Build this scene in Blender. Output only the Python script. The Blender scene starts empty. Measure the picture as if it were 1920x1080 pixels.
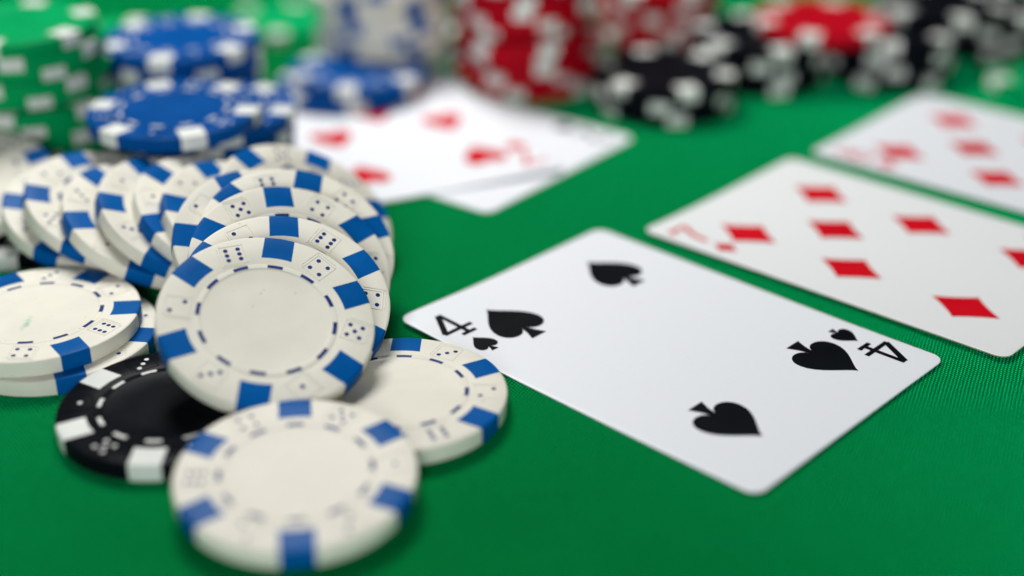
import bpy, bmesh, math, random
from mathutils import Vector, Matrix
random.seed(7)
S = 0.001                                   # everything below is written in millimetres
R, T = 20.0, 3.4                            # poker chip radius and thickness
scene = bpy.context.scene
COL = scene.collection

# ------------------------------------------------------------------ camera, light, exposure
cam_d = bpy.data.cameras.new('camera')
cam_d.lens, cam_d.sensor_width = 50.0, 36.0
cam_d.clip_start, cam_d.clip_end = 0.01, 20.0
cam = bpy.data.objects.new('camera', cam_d)
cam.location = (0, 0, 139.37 * S)
cam.rotation_euler = (math.radians(90 - 27.125), 0, 0)
cam_d.dof.use_dof = True
cam_d.dof.focus_distance = 0.276
cam_d.dof.aperture_fstop = 3.9
cam_d.dof.aperture_blades = 0
COL.objects.link(cam)
scene.camera = cam

world = bpy.data.worlds.new('World')
scene.world = world
world.use_nodes = True
bg = world.node_tree.nodes['Background']
bg.inputs['Color'].default_value = (0.92, 0.97, 1.0, 1)
bg.inputs['Strength'].default_value = 0.02

def area(name, loc, target, size, watts, colour):
    d = bpy.data.lights.new(name, 'AREA')
    d.shape, d.size, d.energy, d.color = 'DISK', size, watts, colour
    o = bpy.data.objects.new(name, d)
    o.location = loc
    o.rotation_euler = (Vector(target) - Vector(loc)).to_track_quat('-Z', 'Y').to_euler()
    COL.objects.link(o)
area('softbox_lamp', (-0.12, 0.56, 0.44), (-0.02, 0.32, 0), 0.22, 3.35, (1.0, 0.99, 0.97))
area('fill_lamp', (-0.04, -0.95, 0.4), (0, 0.27, 0), 0.5, 8.8, (0.96, 0.98, 1.0))

scene.view_settings.view_transform = 'Standard'
scene.view_settings.look = 'None'
scene.view_settings.exposure = 0.0
scene.view_settings.gamma = 1.0

# ------------------------------------------------------------------ materials
def new_mat(name):
    m = bpy.data.materials.new(name)
    m.use_nodes = True
    return m, m.node_tree.nodes, m.node_tree.links, m.node_tree.nodes['Principled BSDF']

def plastic(name, col, rough=0.38, spread=0.08, bump=0.12, spec=0.5):
    m, n, l, b = new_mat(name)
    tc = n.new('ShaderNodeTexCoord')
    no = n.new('ShaderNodeTexNoise'); no.inputs['Scale'].default_value = 140; no.inputs['Detail'].default_value = 6
    oi = n.new('ShaderNodeObjectInfo')
    of = n.new('ShaderNodeVectorMath'); of.operation = 'ADD'      # every chip gets its own patch of the wear pattern
    l.new(tc.outputs['Object'], of.inputs[0]); l.new(oi.outputs['Random'], of.inputs[1])
    l.new(of.outputs['Vector'], no.inputs['Vector'])
    cr = n.new('ShaderNodeValToRGB')
    cr.color_ramp.elements[0].position, cr.color_ramp.elements[1].position = 0.3, 0.7
    cr.color_ramp.elements[0].color = tuple(c * (1 - spread) for c in col) + (1,)
    cr.color_ramp.elements[1].color = tuple(min(1, c * (1 + spread * .4)) for c in col) + (1,)
    l.new(no.outputs['Fac'], cr.inputs['Fac'])
    tone = n.new('ShaderNodeMapRange'); tone.inputs['To Min'].default_value = 0.95; tone.inputs['To Max'].default_value = 1.04
    l.new(oi.outputs['Random'], tone.inputs['Value'])
    nick = n.new('ShaderNodeTexNoise'); nick.inputs['Scale'].default_value = 700; nick.inputs['Detail'].default_value = 2
    l.new(of.outputs['Vector'], nick.inputs['Vector'])
    nm = n.new('ShaderNodeMapRange'); nm.inputs['From Min'].default_value = 0.22; nm.inputs['From Max'].default_value = 0.27
    nm.inputs['To Min'].default_value = 0.72; nm.inputs['To Max'].default_value = 1.0
    l.new(nick.outputs['Fac'], nm.inputs['Value'])
    tm = n.new('ShaderNodeMath'); tm.operation = 'MULTIPLY'; l.new(tone.outputs['Result'], tm.inputs[0]); l.new(nm.outputs['Result'], tm.inputs[1])
    sc = n.new('ShaderNodeVectorMath'); sc.operation = 'SCALE'
    l.new(cr.outputs['Color'], sc.inputs[0]); l.new(tm.outputs[0], sc.inputs['Scale'])
    l.new(sc.outputs['Vector'], b.inputs['Base Color'])
    fine = n.new('ShaderNodeTexNoise'); fine.inputs['Scale'].default_value = 2600; fine.inputs['Detail'].default_value = 3
    l.new(tc.outputs['Object'], fine.inputs['Vector'])
    bp = n.new('ShaderNodeBump'); bp.inputs['Strength'].default_value = bump; bp.inputs['Distance'].default_value = 0.0001
    l.new(fine.outputs['Fac'], bp.inputs['Height'])
    l.new(bp.outputs['Normal'], b.inputs['Normal'])
    rr = n.new('ShaderNodeMapRange'); rr.inputs['To Min'].default_value = rough - .07; rr.inputs['To Max'].default_value = rough + .1
    l.new(no.outputs['Fac'], rr.inputs['Value']); l.new(rr.outputs['Result'], b.inputs['Roughness'])
    b.inputs['Specular IOR Level'].default_value = spec
    return m

WHITE = (0.79, 0.765, 0.665)
M = {
    'white': plastic('ivory_plastic', WHITE, 0.5, 0.06, 0.2, spec=0.14),
    'pale': plastic('white_inlay_plastic', (0.74, 0.76, 0.72), 0.5, spec=0.22),
    'blue': plastic('blue_plastic', (0.0004, 0.097, 0.355), 0.32, 0.18, spec=0.03),
    'navy': plastic('dark_blue_print', (0.004, 0.022, 0.17), 0.4, 0.1, spec=0.1),
    'royal': plastic('royal_blue_plastic', (0.0004, 0.070, 0.285), 0.32, 0.18, spec=0.03),
    'black': plastic('black_plastic', (0.0045, 0.0055, 0.0085), 0.28, 0.2, spec=0.02),
    'green': plastic('green_plastic', (0.0005, 0.33, 0.10), 0.32, 0.12, spec=0.03),
    'red': plastic('red_plastic', (0.44, 0.003, 0.013), 0.32, 0.15, spec=0.04),
    'print_black': plastic('black_print', (0.0045, 0.006, 0.008), 0.35, 0.2, 0.05, spec=0.04),
    'print_red': plastic('red_print', (0.62, 0.002, 0.012), 0.4, 0.08, 0.05, spec=0.1),
}

def scuffed_white():
    """ivory plastic with two faint green rub marks left by the cloth"""
    m = M['white'].copy(); m.name = 'scuffed_ivory_plastic'
    n, l = m.node_tree.nodes, m.node_tree.links
    b = n['Principled BSDF']
    src = b.inputs['Base Color'].links[0].from_socket
    tc = n.new('ShaderNodeTexCoord')
    def mask(cx, cy, ang, sx, sy):
        mp = n.new('ShaderNodeMapping'); mp.vector_type = 'TEXTURE'
        mp.inputs['Location'].default_value = (cx * S, cy * S, T * S)
        mp.inputs['Rotation'].default_value = (0, 0, math.radians(ang))
        mp.inputs['Scale'].default_value = (sx * S, sy * S, 2 * S)
        l.new(tc.outputs['Object'], mp.inputs['Vector'])
        ln = n.new('ShaderNodeVectorMath'); ln.operation = 'LENGTH'; l.new(mp.outputs['Vector'], ln.inputs[0])
        no = n.new('ShaderNodeTexNoise'); no.inputs['Scale'].default_value = 900; no.inputs['Detail'].default_value = 4
        l.new(tc.outputs['Object'], no.inputs['Vector'])
        ad = n.new('ShaderNodeMath'); ad.operation = 'MULTIPLY_ADD'; ad.inputs[1].default_value = 1.4
        l.new(no.outputs['Fac'], ad.inputs[0]); l.new(ln.outputs['Value'], ad.inputs[2])
        mr = n.new('ShaderNodeMapRange'); mr.inputs['From Min'].default_value = 0.8; mr.inputs['From Max'].default_value = 1.5
        mr.inputs['To Min'].default_value = 0.6; mr.inputs['To Max'].default_value = 0.0
        l.new(ad.outputs['Value'], mr.inputs['Value'])
        return mr.outputs['Result']
    a1, a2 = mask(4.5, 1.2, 25, 4.2, 1.1), mask(5.5, -13.4, 10, 2.2, 1.6)
    mx = n.new('ShaderNodeMath'); mx.operation = 'MAXIMUM'; l.new(a1, mx.inputs[0]); l.new(a2, mx.inputs[1])
    mix = n.new('ShaderNodeMix'); mix.data_type = 'RGBA'
    l.new(mx.outputs['Value'], mix.inputs['Factor']); l.new(src, mix.inputs['A'])
    mix.inputs['B'].default_value = (0.12, 0.50, 0.30, 1)
    l.new(mix.outputs['Result'], b.inputs['Base Color'])
    return m
M['scuffed'] = scuffed_white()

def card_stock(name, col, grain):
    m, n, l, b = new_mat(name)
    tc = n.new('ShaderNodeTexCoord')
    mp = n.new('ShaderNodeMapping'); mp.inputs['Scale'].default_value = (260, 2600, 500)
    mp.inputs['Rotation'].default_value = (0, 0, math.radians(grain))
    l.new(tc.outputs['Object'], mp.inputs['Vector'])
    no = n.new('ShaderNodeTexNoise'); no.inputs['Scale'].default_value = 1; no.inputs['Detail'].default_value = 3
    l.new(mp.outputs['Vector'], no.inputs['Vector'])
    bp = n.new('ShaderNodeBump'); bp.inputs['Strength'].default_value = 0.3; bp.inputs['Distance'].default_value = 0.0002
    l.new(no.outputs['Fac'], bp.inputs['Height']); l.new(bp.outputs['Normal'], b.inputs['Normal'])
    spk = n.new('ShaderNodeTexNoise'); spk.inputs['Scale'].default_value = 260; spk.inputs['Detail'].default_value = 2
    l.new(tc.outputs['Object'], spk.inputs['Vector'])
    cr = n.new('ShaderNodeValToRGB')
    cr.color_ramp.elements[0].position, cr.color_ramp.elements[1].position = 0.2, 0.34
    cr.color_ramp.elements[0].color = tuple(c * .97 for c in col) + (1,)
    cr.color_ramp.elements[1].color = tuple(col) + (1,)
    l.new(spk.outputs['Fac'], cr.inputs['Fac']); l.new(cr.outputs['Color'], b.inputs['Base Color'])
    b.inputs['Roughness'].default_value = 0.46
    b.inputs['Specular IOR Level'].default_value = 0.4
    return m
M['card_cool'] = card_stock('cool_white_card', (0.775, 0.80, 0.84), 20)
M['card_warm'] = card_stock('warm_white_card', (0.785, 0.81, 0.81), 70)

def felt():
    m, n, l, b = new_mat('woven_green_cloth')
    tc = n.new('ShaderNodeTexCoord')
    sep = n.new('ShaderNodeSeparateXYZ')
    warp = n.new('ShaderNodeTexNoise'); warp.inputs['Scale'].default_value = 9; warp.inputs['Detail'].default_value = 2
    l.new(tc.outputs['Object'], warp.inputs['Vector'])
    wv = n.new('ShaderNodeVectorMath'); wv.operation = 'MULTIPLY_ADD'
    wv.inputs[1].default_value = (0.004, 0.004, 0)
    l.new(warp.outputs['Color'], wv.inputs[0]); l.new(tc.outputs['Object'], wv.inputs[2])
    wob = n.new('ShaderNodeTexNoise'); wob.inputs['Scale'].default_value = 170; wob.inputs['Detail'].default_value = 3
    l.new(tc.outputs['Object'], wob.inputs['Vector'])
    w2 = n.new('ShaderNodeVectorMath'); w2.operation = 'MULTIPLY_ADD'      # threads wander a little
    w2.inputs[1].default_value = (0.0004, 0.0005, 0)
    l.new(wob.outputs['Color'], w2.inputs[0]); l.new(wv.outputs['Vector'], w2.inputs[2])
    rot = n.new('ShaderNodeMapping'); rot.inputs['Rotation'].default_value = (0, 0, math.radians(-7))
    l.new(w2.outputs['Vector'], rot.inputs['Vector']); l.new(rot.outputs['Vector'], sep.inputs[0])
    def cosine(sock, period):
        a = n.new('ShaderNodeMath'); a.operation = 'MULTIPLY'; a.inputs[1].default_value = 2 * math.pi / period
        l.new(sock, a.inputs[0])
        c = n.new('ShaderNodeMath'); c.operation = 'COSINE'; l.new(a.outputs[0], c.inputs[0])
        return c.outputs[0]
    cx, cy = cosine(sep.outputs['X'], 0.00076), cosine(sep.outputs['Y'], 0.0013)
    pr = n.new('ShaderNodeMath'); pr.operation = 'MULTIPLY'; l.new(cx, pr.inputs[0]); l.new(cy, pr.inputs[1])
    fz = n.new('ShaderNodeTexNoise'); fz.inputs['Scale'].default_value = 2400; fz.inputs['Detail'].default_value = 4
    l.new(tc.outputs['Object'], fz.inputs['Vector'])
    hh = n.new('ShaderNodeMath'); hh.operation = 'MULTIPLY_ADD'; hh.inputs[1].default_value = 1.0
    l.new(fz.outputs['Fac'], hh.inputs[0]); l.new(pr.outputs[0], hh.inputs[2])
    mr = n.new('ShaderNodeMapRange'); mr.inputs['From Min'].default_value = -0.45; mr.inputs['From Max'].default_value = 1.55
    l.new(hh.outputs[0], mr.inputs['Value'])
    cr = n.new('ShaderNodeValToRGB')
    cr.color_ramp.elements[0].position, cr.color_ramp.elements[1].position = 0.16, 0.9
    cr.color_ramp.elements[0].color = (0.0001, 0.011, 0.0015, 1)
    cr.color_ramp.elements[1].color = (0.0014, 0.365, 0.060, 1)
    l.new(mr.outputs['Result'], cr.inputs['Fac'])
    big = n.new('ShaderNodeTexNoise'); big.inputs['Scale'].default_value = 22; big.inputs['Detail'].default_value = 5
    l.new(tc.outputs['Object'], big.inputs['Vector'])
    bm = n.new('ShaderNodeMapRange'); bm.inputs['To Min'].default_value = 0.76; bm.inputs['To Max'].default_value = 1.2
    l.new(big.outputs['Fac'], bm.inputs['Value'])
    mul = n.new('ShaderNodeVectorMath'); mul.operation = 'SCALE'
    l.new(cr.outputs['Color'], mul.inputs[0]); l.new(bm.outputs['Result'], mul.inputs['Scale'])
    l.new(mul.outputs['Vector'], b.inputs['Base Color'])
    bp = n.new('ShaderNodeBump'); bp.inputs['Strength'].default_value = 1.0; bp.inputs['Distance'].default_value = 0.0003
    l.new(mr.outputs['Result'], bp.inputs['Height']); l.new(bp.outputs['Normal'], b.inputs['Normal'])
    b.inputs['Roughness'].default_value = 0.85
    b.inputs['Specular IOR Level'].default_value = 0.03
    b.inputs['Specular Tint'].default_value = (0.0, 1.0, 0.42, 1)
    b.inputs['Sheen Weight'].default_value = 1.0
    b.inputs['Sheen Roughness'].default_value = 0.35
    b.inputs['Sheen Tint'].default_value = (0.0, 1.0, 0.38, 1)
    return m
M['felt'] = felt()
M['card_edge'] = plastic('worn_card_edge', (0.50, 0.42, 0.31), 0.8, 0.3, 0.3, spec=0.1)

# ------------------------------------------------------------------ helpers
def mesh_of(name, verts, faces, mats, idx=None, smooth=False, sharp=35):
    me = bpy.data.meshes.new(name)
    me.from_pydata([tuple(c * S for c in v) for v in verts], [], faces)
    for m in mats: me.materials.append(m)
    if idx: me.polygons.foreach_set('material_index', idx)
    if smooth:
        me.polygons.foreach_set('use_smooth', [True] * len(faces))
        me.set_sharp_from_angle(angle=math.radians(sharp))
    me.validate(); me.update()
    return me

def link(name, me, parent=None):
    o = bpy.data.objects.new(name, me)
    COL.objects.link(o)
    if parent is not None: o.parent = parent
    return o

def tag(o, label, cat, group=None):
    o['label'], o['category'] = label, cat
    if group: o['group'] = group
    return o

# ------------------------------------------------------------------ the cloth covered table
nx, ny = 120, 110
vs, fs = [], []
for j in range(ny + 1):
    for i in range(nx + 1):
        x, y = -2400 + 4800 * i / nx, -1200 + 4800 * j / ny
        vs.append((x, y, 0.10 * math.sin(x * .021 + y * .013) * math.sin(y * .017 - x * .006) - 0.10))
for j in range(ny):
    for i in range(nx):
        a = j * (nx + 1) + i
        fs.append((a, a + 1, a + nx + 2, a + nx + 1))
table = link('table_cloth', mesh_of('table_cloth', vs, fs, [M['felt']], smooth=True))
table['kind'] = 'structure'
table['label'] = 'green woven cloth covering the whole table top'

# ------------------------------------------------------------------ poker chip meshes
H = T
PROFILE = [(0, H - .10), (7, H - .10), (11.7, H - .10), (12.05, H - .02), (12.15, H + .06), (12.95, H + .06), (13.1, H - .05),
           (13.3, H - .05), (13.45, H), (17, H), (19.5, H), (19.76, H - .05), (19.93, H - .17), (20, H - .36)]
def chip_body():
    prof = PROFILE + [(r, T - z) for r, z in reversed(PROFILE)]
    n = 112
    vs, fs, rings = [], [], []
    for r, z in prof:
        if r == 0:
            rings.append([len(vs)]); vs.append((0, 0, z))
        else:
            rings.append(list(range(len(vs), len(vs) + n)))
            vs += [(r * math.cos(2 * math.pi * k / n), r * math.sin(2 * math.pi * k / n), z) for k in range(n)]
    for a, b in zip(rings, rings[1:]):
        for k in range(n):
            k2 = (k + 1) % n
            if len(a) == 1: fs.append((a[0], b[k], b[k2]))
            elif len(b) == 1: fs.append((a[k], b[0], a[k2]))
            else: fs.append((a[k], b[k], b[k2], a[k2]))
    return vs, fs
BODY = chip_body()

def spot_mesh(name, mat):
    """one edge spot: an inlay that runs from the face over the rim to the back, 0.03 mm proud"""
    hw, e, n = 2.85, 0.03, 8
    prof = lambda ri, y: ([(math.sqrt(ri * ri - y * y), H + e), (math.sqrt(17 ** 2 - y * y), H + e)] +
                          [(math.sqrt((r + e) ** 2 - y * y), z + (e if z > H / 2 else -e)) for r, z in PROFILE[-4:]])
    vs, fs = [], []
    for k in range(n + 1):
        y = -hw + 2 * hw * k / n
        top = prof(14.75, y)
        full = top + [(r, T - z) for r, z in reversed(top)]
        vs += [(r, y, z) for r, z in full]
    m = len(full)
    for k in range(n):
        for i in range(m - 1):
            a = k * m + i
            fs.append((a, a + 1, a + m + 1, a + m))
    return mesh_of(name, vs, fs, [mat], smooth=True)

def dash_mesh(name, mat):
    vs, fs = [], []
    for d in range(12):
        c = math.radians(30 * d)
        for k in range(5):
            t = c + math.radians(-6.6 + 13.2 * k / 4)
            for r in (12.17, 12.93): vs.append((r * math.cos(t), r * math.sin(t), H + .085))
        for k in range(4):
            a = d * 10 + k * 2
            fs.append((a, a + 1, a + 3, a + 2))
    return mesh_of(name, vs, fs, [mat])

PIPS = {1: [(0, 0)], 2: [(-1, 1), (1, -1)], 3: [(-1, 1), (0, 0), (1, -1)], 4: [(-1, -1), (1, 1), (-1, 1), (1, -1)],
        5: [(-1, -1), (1, 1), (-1, 1), (1, -1), (0, 0)], 6: [(-1, -1), (-1, 0), (-1, 1), (1, -1), (1, 0), (1, 1)]}
def die_mesh(name, num, spin, mat_body, mat_pip):
    """a die stamped into the chip face: thin raised outline, two offset lines and the pips"""
    vs, fs, idx = [], [], []
    c, s = math.cos(math.radians(spin)), math.sin(math.radians(spin))
    P = lambda x, y, z: (16.25 + c * x - s * y, s * x + c * y, z)
    def ridge(x0, y0, x1, y1, w=.11, h=.075):
        d = math.hypot(x1 - x0, y1 - y0); ux, uy = (x1 - x0) / d, (y1 - y0) / d
        nx_, ny_ = -uy * w, ux * w
        b = len(vs)
        for (px, py) in ((x0 - ux * w, y0 - uy * w), (x1 + ux * w, y1 + uy * w)):
            vs.extend([P(px + nx_, py + ny_, H + .004), P(px + nx_ * .45, py + ny_ * .45, H + h),
                       P(px - nx_ * .45, py - ny_ * .45, H + h), P(px - nx_, py - ny_, H + .004)])
        fs.extend([(b, b + 4, b + 5, b + 1), (b + 1, b + 5, b + 6, b + 2), (b + 2, b + 6, b + 7, b + 3)])
        idx.extend([0, 0, 0])
    q = 2.2
    for x0, y0, x1, y1 in ((-q, -q, q, -q), (q, -q, q, q), (q, q, -q, q), (-q, q, -q, -q)): ridge(x0, y0, x1, y1)
    ridge(q + .55, -q + .5, q + .55, q + .5, .08); ridge(-q + .5, q + .55, q + .5, q + .55, .08)
    ridge(q + .1, q + .1, q + .5, q + .5, .07)
    for px, py in PIPS[num]:
        b = len(vs); n = 14
        vs.extend([P(px * 1.2 + .45 * math.cos(2 * math.pi * k / n), py * 1.2 + .45 * math.sin(2 * math.pi * k / n), H + .03) for k in range(n)])
        fs.append(tuple(range(b, b + n))); idx.append(1)
    return mesh_of(name, vs, fs, [mat_body, mat_pip], idx)

DIE_ORDER = [4, 6, 2, 3, 1, 5]              # counter-clockwise, the first one 30 degrees past the reference spot
SPINS = [-8, 84, 90, 6, 20, -12]
KIT = {}
def kit(kind):
    if kind in KIT: return KIT[kind]
    body = M['white'] if kind == 'scuffed' else M[kind]
    light = kind in ('white', 'scuffed')
    ink, spot = (M['navy'], M['blue']) if light else (M['pale'], M['pale'])
    k = {'body': mesh_of('poker_chip', *BODY, [M[kind]], smooth=True, sharp=28),
         'spot': spot_mesh('edge_spot', spot), 'dash': dash_mesh('printed_ring', ink),
         'dice': [die_mesh('stamped_die', n_, sp, body, ink) for n_, sp in zip(DIE_ORDER, SPINS)]}
    KIT[kind] = k
    return k

def chip(kind, x, y, z, tx, ty, phase, label, group, detail=True, order=None):
    """x, y, z: centre of the upper face; tx, ty: slope of its normal; phase: angle of the reference spot"""
    K = kit(kind)
    n = Vector((tx, ty, 1)).normalized()
    a = (Vector((1, 0, 0)) - n * n.x).normalized()
    b = n.cross(a)
    t = math.radians(phase)
    ax, bx = a * math.cos(t) + b * math.sin(t), b * math.cos(t) - a * math.sin(t)
    o = Vector((x, y, z)) - n * T
    mw = Matrix(((ax.x, bx.x, n.x, o.x * S), (ax.y, bx.y, n.y, o.y * S), (ax.z, bx.z, n.z, o.z * S), (0, 0, 0, 1)))
    root = link('poker_chip', K['body'])
    root.matrix_world = mw
    tag(root, label, 'poker chip', group)
    for k in range(6):
        s = link('edge_spot', K['spot'], root); s.rotation_euler.z = math.radians(60 * k)
    if detail:
        link('printed_ring', K['dash'], root)
        for k in range(6):
            d = link('stamped_die', K['dice'][DIE_ORDER.index((order or DIE_ORDER)[k])], root); d.rotation_euler.z = math.radians(60 * k + 30)
    return root

# ------------------------------------------------------------------ the toppled fan of white chips, front to back
G_FAN = 'white chips toppled into a fan'
FAN = [
 (-45.054, 230.0, 15.196, .232, -.416, 29.1, 'frontmost tilted white chip of the fan, its whole face showing'),
 (-42.867, 240.156, 14.768, .263, -.445, -22.5, 'tilted white chip right behind the frontmost one, sharp six-pip die upper right'),
 (-43.48, 251.74, 15.43, .334, -.491, -75.7, 'tilted white chip third from the front, sharp five-pip die upper left'),
 (-43.336, 260.376, 15.787, .335, -.492, 28.0, 'tilted white chip fourth from the front, only a thin crescent showing'),
 (-48.855, 262.65, 14.918, .335, -.493, 65.5, 'tilted white chip fifth from the front of the fan'),
 (-44.375, 282.649, 14.001, .52, -.277, 28.1, 'blurred tilted white chip at the right rear of the fan, beside the heart card'),
 (-55.37, 279.192, 12.949, .475, -.168, 15.7, 'tilted white chip in the middle of the fan, just left of the rear right one'),
 (-61.84, 282.17, 12.828, .475, -.168, 41.4, 'fifth leaning white chip counted from the left end of the fan'),
 (-69.75, 282.129, 12.679, .488, -.156, 79.9, 'fourth leaning white chip counted from the left end of the fan'),
 (-77.388, 282.522, 11.663, .424, -.153, -27.6, 'third leaning white chip counted from the left end of the fan'),
 (-86.967, 288.226, 12.352, .387, -.158, 15.4, 'second leaning white chip from the left end of the fan'),
 (-92.873, 290.822, 9.789, .294, -.168, 71.2, 'lowest leaning white chip at the left end, above a half hidden black chip'),
 (-126.0, 302.0, 12.3, .0, -.25, 35.0, 'blurred white chip lying behind the left end of the fan'),
]
SHUFFLED = {2: [6, 2, 4, 5, 3, 1], 4: [1, 2, 4, 6, 5, 3], 5: [3, 5, 4, 2, 6, 1], 7: [2, 6, 1, 4, 5, 3], 8: [5, 1, 3, 6, 2, 4], 10: [6, 4, 2, 5, 1, 3]}
for i, (x, y, z, tx, ty, ph, lab) in enumerate(FAN):
    chip('white', x, y, z, tx, ty, ph, lab, G_FAN, order=SHUFFLED.get(i))

G_FLAT = 'white chips lying around the fan'
chip('white', -35.5, 194.3, 6.15, .02, -.075, 98.0, 'large out-of-focus white chip lying nearest the viewer at the bottom', G_FLAT)
chip('white', -20.8, 223.1, 4.0, .01, 0, -151.0, 'white chip lying flat over the left edge of the four of spades', G_FLAT)
chip('scuffed', -94.0, 248.2, 6.9, .006, 0, -113.0, 'green-scuffed white chip lying on another chip at the left edge', G_FLAT)
chip('white', -90.5, 247.1, 3.4, 0, 0, 174.0, 'white chip lying under the green-scuffed white chip at the left', G_FLAT)
chip('black', -62.0, 219.7, 3.4, 0, 0, -90.3, 'black chip with white spots lying flat under the front tilted white chip', 'black chips')
chip('black', -112.0, 300.0, 3.4, 0, 0, -88.0, 'black chip half hidden under the left end of the white fan', 'black chips')

# ------------------------------------------------------------------ the blue chips behind the fan
G_BLUE = 'blue chips piled behind the fan'
chip('royal', -79.0, 315.2, 25.4, 0, -.01, -5.7, 'blue chip lying on top at the front of the blue pile', G_BLUE)
ORD = ['topmost', 'second', 'third', 'fourth', 'fifth', 'sixth', 'seventh', 'eighth', 'ninth', 'tenth', 'eleventh', 'twelfth', 'thirteenth', 'fourteenth']
for k in range(6):
    lab = ('blue chip under the front blue one, sticking out to its right' if k == 0 else
           '%s chip down in the blue stack under the front blue chip' % ORD[k])
    chip('royal', -72.8 + (0 if k == 0 else random.uniform(-1, 1)), 327.8 + (0 if k == 0 else random.uniform(-1, 1)), 21.0 - 3.5 * k, 0, 0,
         -7.7 if k == 0 else random.uniform(0, 60), lab, G_BLUE, k == 0)
chip('royal', -86.8, 361.6, 28.3, 0, -.012, 25.7, 'topmost blue chip of the rear blue stack, white spots all round its face', G_BLUE)
chip('royal', -86.0, 361.0, 24.8, 0, -.008, -2.0, 'blue chip second from the top of the rear blue stack', G_BLUE)
for k in range(6):
    chip('royal', -88.0 + random.uniform(-1, 1), 369.5 + random.uniform(-1, 1), 21.2 - 3.5 * k, 0, 0, random.uniform(0, 60),
         '%s chip down in the rear blue stack' % ORD[k + 2], G_BLUE, False)
chip('royal', -45.0, 398.0, 7.6, 0, 0, -94.0, 'blurred blue chip lying on the seven of hearts at its far end', G_BLUE)
chip('royal', -48.5, 396.0, 4.2, 0, 0, -135.0, 'blue chip underneath the one lying on the seven of hearts', G_BLUE, False)
chip('royal', 191, 470, 7.0, 0, 0, 10, 'blurred blue chip cut by the upper right corner of the picture', G_BLUE, False)

# ------------------------------------------------------------------ stacks
def stack(kind, x, y, n, phases, group, words, jit=.8, lean=(0, 0)):
    for k in range(n):                       # k = 0 is the topmost
        ph = phases[k] if k < len(phases) else random.uniform(0, 60)
        lev = n - 1 - k
        lab = ('topmost %s' if k == 0 else ORD[k] + ' %s from the top') % words[0] + ' ' + words[1]
        chip(kind, x + random.uniform(-jit, jit) + lean[0] * lev, y + random.uniform(-jit, jit) + lean[1] * lev,
             T + 3.47 * lev, random.uniform(-.006, .006), random.uniform(-.006, .006), ph, lab, group, False)

stack('green', -121.5, 343.0, 11, [29.5, -80, -113, -99, -66, -95, -76], 'green chips of the tall left stack',
      ('green chip', 'in the tall green stack at the left edge'), jit=1.6)
chip('green', -108, 372, 24.5, 0, 0, 20, 'green chip behind the tall green stack, white spots showing at its right', 'loose green chips', False)
for k in range(6):
    chip('green', -108 + random.uniform(-1, 1), 372 + random.uniform(-1, 1), 21 - 3.5 * k, 0, 0, random.uniform(0, 60),
         '%s green chip down in the stack behind the tall green stack' % ORD[k + 1], 'loose green chips', False)
chip('green', -75, 463, 3.4, 0, 0, -92, 'green chip lying on the cloth between the blue pile and the white stack', 'loose green chips', False)
chip('green', 161, 404, 3.4, 0, 0, 190, 'green chip lying on the cloth behind the far diamond card', 'loose green chips', False)

stack('white', -37.0, 440.0, 2, [-100, -80], 'white chips of the far stack', ('white chip', 'of the pair under the far white stack'))
for k in range(7):
    chip('white', -39.5 + random.uniform(-2.4, 2.4), 424.0 + random.uniform(-1.6, 1.6), 11.3 + 3.47 * k, .01, -.02, [-116, -72, -113, -118, -109, -93, -66][k],
         '%s white chip from the bottom in the far blurred white stack' % ['lowest', 'second', 'third', 'fourth', 'fifth', 'sixth', 'topmost'][k],
         'white chips of the far stack', False)
stack('red', 5.0, 411, 11, [-70, -112, -86, -94, -70, -118, -133, -73, -84, -112, -105], 'red chips of the tall red stack',
      ('red chip', 'in the tall red stack at the back'), jit=2.6)
G_BLK = 'black and red chips heaped at the back'
stack('black', 43.0, 389, 3, [-75, -96, -84], G_BLK, ('black chip', 'in the low black stack right of the red one'))
stack('black', 74.5, 414, 4, [-140, -97, -75, -80], G_BLK, ('black chip', 'in the black stack left of the bright red chip'))
stack('black', 114.0, 419, 4, [-100, -112, -95, -60], G_BLK, ('black chip', 'in the black stack under the bright red chip'))
chip('black', 133.5, 434, T + 3.47 * 4, 0, 0, -85, 'black chip lying across the gap between the two rightmost black stacks', G_BLK, False)
chip('red', 93.0, 416, T + 3.47 * 4, 0, -.02, -112, 'bright red chip lying across two black stacks at the back', G_BLK, False)
stack('red', 46.0, 449, 6, [-118, -70, -95, -130, -82], G_BLK, ('red chip', 'in the low red stack behind the low black one'))
stack('black', 151, 446, 4, [-68, -100, -75, -95], G_BLK, ('black chip', 'in the rightmost black stack'))

# ------------------------------------------------------------------ playing cards
CW, CH, CT, CR = 63.5, 88.9, 0.28, 2.8
def arc_pts(p):
    """cubic Bezier runs -> polygon"""
    out = []
    for run in p:
        if len(run) == 1: out.append(run[0]); continue
        p0, p1, p2, p3 = run
        for k in range(8):
            t = k / 8; u = 1 - t
            out.append(tuple(u ** 3 * p0[i] + 3 * u * u * t * p1[i] + 3 * u * t * t * p2[i] + t ** 3 * p3[i] for i in (0, 1)))
    return out

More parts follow.
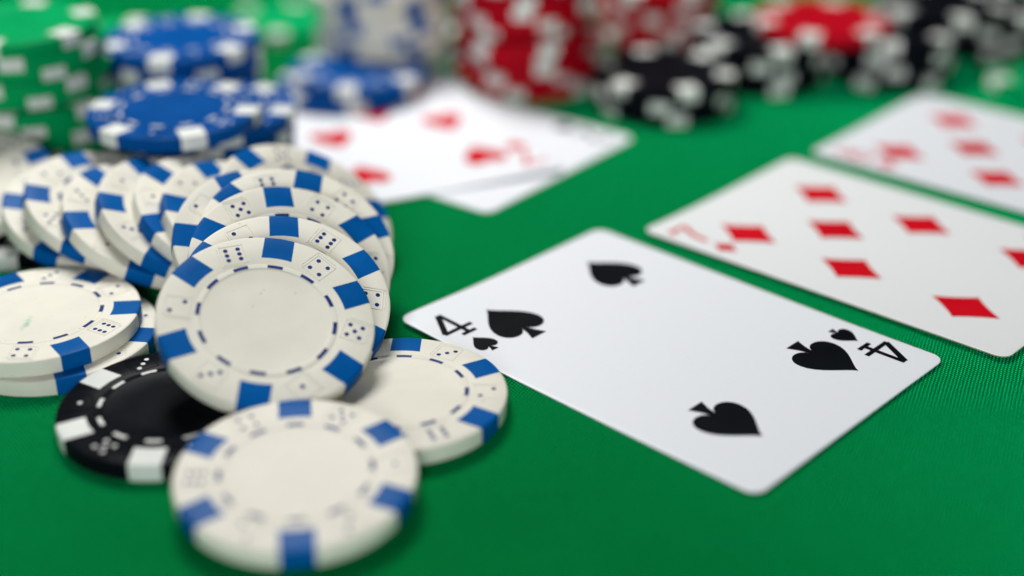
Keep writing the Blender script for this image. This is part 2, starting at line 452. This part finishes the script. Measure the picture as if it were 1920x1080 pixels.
def spade_shape():      # unit height about 1, tip up
    r = arc_pts([[(0, .50), (.06, .36), (.40, .16), (.40, -.10)], [(.40, -.10), (.40, -.27), (.28, -.32), (.20, -.32)],
                 [(.20, -.32), (.12, -.32), (.06, -.27), (.035, -.20)]])
    stem = [(.035, -.20), (.07, -.34), (.135, -.49), (.0, -.475)]
    half = r + stem[:3]
    return [half + [(-x, y) for x, y in reversed(half[1:])]]
def heart_shape():
    r = arc_pts([[(0, -.50), (.05, -.36), (.42, -.08), (.42, .20)], [(.42, .20), (.42, .38), (.32, .46), (.22, .46)],
                 [(.22, .46), (.10, .46), (.02, .38), (0, .26)]])
    return [r + [(-x, y) for x, y in reversed(r[1:])]]
def diamond_shape():
    r = arc_pts([[(0, .5), (.12, .30), (.26, .13), (.40, 0)], [(.40, 0), (.26, -.13), (.12, -.30), (0, -.5)]])
    return [r + [(0, -.5)] + [(-x, y) for x, y in reversed(r[1:])]]

def bar(x0, y0, x1, y1, w):
    d = math.hypot(x1 - x0, y1 - y0); nx_, ny_ = -(y1 - y0) / d * w / 2, (x1 - x0) / d * w / 2
    return [(x0 + nx_, y0 + ny_), (x1 + nx_, y1 + ny_), (x1 - nx_, y1 - ny_), (x0 - nx_, y0 - ny_)]
def ring_strip(pts, w):
    out = []
    for a, b in zip(pts, pts[1:]): out.append(bar(*a, *b, w))
    return out
# numerals, origin at the centre, millimetres, about 7.4 wide and 9 high
def numeral(ch):
    if ch == '4':
        return [bar(.4, 4.5, -3.7, -2.1, 1.3), bar(-3.9, -2.05, 3.6, -2.05, 1.0), bar(.75, 4.7, .75, -4.2, 1.05),
                bar(-1.1, -4.35, 2.6, -4.35, .95)]
    if ch == '7':
        return [bar(-3, 4.1, 3, 4.1, 1.1), bar(-2.8, 4.6, -2.8, 2.4, .8)] + ring_strip([(2.6, 3.8), (1.2, 1.6), (0, -1), (-.4, -4.6)], 1.3)
    if ch == '8':
        e = lambda cx, cy, rx, ry: [(cx + rx * math.cos(2 * math.pi * k / 14), cy + ry * math.sin(2 * math.pi * k / 14)) for k in range(15)]
        return ring_strip(e(0, 2.4, 2.1, 2.0), 1.0) + ring_strip(e(0, -2.2, 2.7, 2.3), 1.1)
    if ch == '2':
        return ring_strip([(-2.5, 2.3), (-1.6, 4.1), (.3, 4.5), (2.2, 3.6), (2.3, 1.8), (.6, -.8), (-2.6, -4)], 1.1) + [bar(-2.9, -4.1, 2.9, -4.1, 1.0)]

def densify(poly, step=1.2):
    out = []
    for (x0, y0), (x1, y1) in zip(poly, poly[1:] + poly[:1]):
        n = max(1, int(math.hypot(x1 - x0, y1 - y0) / step))
        out += [(x0 + (x1 - x0) * k / n, y0 + (y1 - y0) * k / n) for k in range(n)]
    return out

from mathutils.geometry import tessellate_polygon
def print_on(card, name, polys, cx, cy, scale, flip, mat, zf, cuts=2):
    """flat ink on the card: polygons laid 0.06 mm above its face and following its bend"""
    vs, fs = [], []
    sg = -1 if flip else 1
    for i, poly in enumerate(polys):
        pts = [(cx + sg * x * scale, cy + sg * y * scale) for x, y in poly]
        b = len(vs)
        vs += [(x, y, zf(x, y) + .06 + .004 * i) for x, y in pts]
        for tri in tessellate_polygon([[Vector((x, y, 0)) for x, y in pts]]):
            p = [Vector(vs[b + k][:2]) for k in tri]
            if (p[1] - p[0]).cross(p[2] - p[0]) < 0: tri = (tri[0], tri[2], tri[1])
            fs.append(tuple(b + k for k in tri))
    bm = bmesh.new()
    bv = [bm.verts.new(v) for v in vs]
    for f in fs:
        try: bm.faces.new([bv[k] for k in f])
        except ValueError: pass
    if cuts: bmesh.ops.subdivide_edges(bm, edges=bm.edges[:], cuts=cuts, use_grid_fill=True)
    bmesh.ops.triangulate(bm, faces=bm.faces[:])
    for v in bm.verts: v.co.z = zf(v.co.x, v.co.y) + .07
    bm.verts.index_update()
    vs = [tuple(v.co) for v in bm.verts]; fs = [tuple(v.index for v in f.verts) for f in bm.faces]
    bm.free()
    return link(name, mesh_of(name, vs, fs, [mat]), card)

SHAPES = {'spade': spade_shape(), 'heart': heart_shape(), 'diamond': diamond_shape()}
PX, PY = 15.9, 27.0
def playing_card(x, y, ang, z, tx, ty, num, suit, mat, bend, label, group, sx=PX, oy=0.0):
    """x, y centre; ang: direction (degrees) of the card's width; local y points to the top of the card"""
    zf = lambda u, v: CT / 2 + bend(u, v)
    outline = []
    for cx, cy, a0 in ((CW / 2 - CR, CH / 2 - CR, 0), (-CW / 2 + CR, CH / 2 - CR, 90), (-CW / 2 + CR, -CH / 2 + CR, 180), (CW / 2 - CR, -CH / 2 + CR, 270)):
        outline += [(cx + CR * math.cos(math.radians(a0 + 15 * k)), cy + CR * math.sin(math.radians(a0 + 15 * k))) for k in range(7)]
    # concentric loops give the sheet enough points to bend
    outline = densify(outline, 2.2)
    n = len(outline)
    loops = [1.0, .993] + [.975 - .035 * k for k in range(27)]
    vs, fs = [], []
    for f in loops: vs += [(px * f, py * f, zf(px * f, py * f) - (.06 if f == 1.0 else 0)) for px, py in outline]
    vs.append((0, 0, zf(0, 0)))
    for i in range(len(loops) - 1):
        for k in range(n):
            a, b = i * n + k, i * n + (k + 1) % n
            fs.append((a, b, b + n, a + n))
    for k in range(n): fs.append(((len(loops) - 1) * n + k, (len(loops) - 1) * n + (k + 1) % n, len(vs) - 1))
    base, m = len(vs), len(fs)
    vs += [(vx, vy, vz - CT + (.06 if i < n else 0)) for i, (vx, vy, vz) in enumerate(vs)]
    fs += [tuple(base + i for i in reversed(f)) for f in fs]
    for k in range(n):
        a, b = k, (k + 1) % n
        fs.append((base + a, base + b, b, a))
    card = link('playing_card', mesh_of('playing_card', vs, fs, [mat, M['card_edge'] if mat == M['card_warm'] else mat], [0] * (len(fs) - n) + [1] * n, smooth=True, sharp=30))
    card.location = (x * S, y * S, z * S)
    nv = Vector((tx, ty, 1)).normalized()
    card.rotation_euler = (Vector((0, 0, 1)).rotation_difference(nv).to_matrix() @ Matrix.Rotation(math.radians(ang), 3, 'Z')).to_euler()
    tag(card, label, 'playing card', group)
    ink = M['print_black'] if suit == 'spade' else M['print_red']
    rows = {'4': [(-1, 1, 0), (1, 1, 0), (-1, -1, 1), (1, -1, 1)], '2': [(0, 1, 0), (0, -1, 1)],
            '7': [(-1, 1, 0), (1, 1, 0), (-1, 0, 0), (1, 0, 0), (-1, -1, 1), (1, -1, 1), (0, .5, 0)],
            '8': [(-1, 1, 0), (1, 1, 0), (-1, 0, 0), (1, 0, 0), (-1, -1, 1), (1, -1, 1), (0, .5, 0), (0, -.5, 1)]}[num]
    hgt = {'spade': 15.2, 'heart': 13.4, 'diamond': 15.2}[suit]
    for i, j, fl in rows:
        print_on(card, 'suit_pip', SHAPES[suit], i * sx, j * PY + oy, hgt, fl, ink, zf)
    for fl in (False, True):
        s_ = -1 if fl else 1
        print_on(card, 'index_numeral', numeral(num), -25.75 * s_, 34.7 * s_, 1.0, fl, ink, zf)
        print_on(card, 'index_suit', SHAPES[suit], -26.2 * s_, 25.0 * s_, 6.5, fl, ink, zf)
    return card

def corner_lift(u0, v0, amp, rad):
    return lambda u, v: amp * math.exp(-((u - u0) ** 2 + (v - v0) ** 2) / rad ** 2)
def bow(amp, u0):
    return lambda u, v: amp * max(0, (u0 - u) / (CW / 2 + u0)) ** 2
deg = math.degrees
G_CARD = 'playing cards dealt face up'
playing_card(30.6, 248.6, deg(.8075), .17, 0, 0, '4', 'spade', M['card_cool'],
             lambda u, v: corner_lift(-CW / 2, CH / 2, .8, 17)(u, v) + .35 * max(0, (-v - 8) / 36) ** 2, 'four of spades card lying in focus on the green cloth', G_CARD)
playing_card(84.4, 292.95, deg(.8335), .17, 0, 0, '7', 'diamond', M['card_warm'],
             lambda u, v: bow(.9, 0)(u, v), 'seven of diamonds card lying beyond the four of spades', G_CARD, oy=-1.2)
playing_card(132.7, 343.7, deg(.85), .17, 0, 0, '8', 'diamond', M['card_cool'],
             lambda u, v: bow(.5, 0)(u, v), 'blurred diamond card at the far right, beyond the seven of diamonds', G_CARD)
playing_card(-33.2, 364.6, 23.5, .62, -.004, -.004, '7', 'heart', M['card_cool'],
             lambda u, v: corner_lift(CW / 2, -CH / 2, .9, 26)(u, v), 'blurred seven of hearts card lying on top of another card', G_CARD)
playing_card(-21.3, 363.0, deg(.91), .16, 0, 0, '2', 'spade', M['card_cool'],
             lambda u, v: 0.0, 'blurred white card under the seven of hearts, only its right corner free', G_CARD)
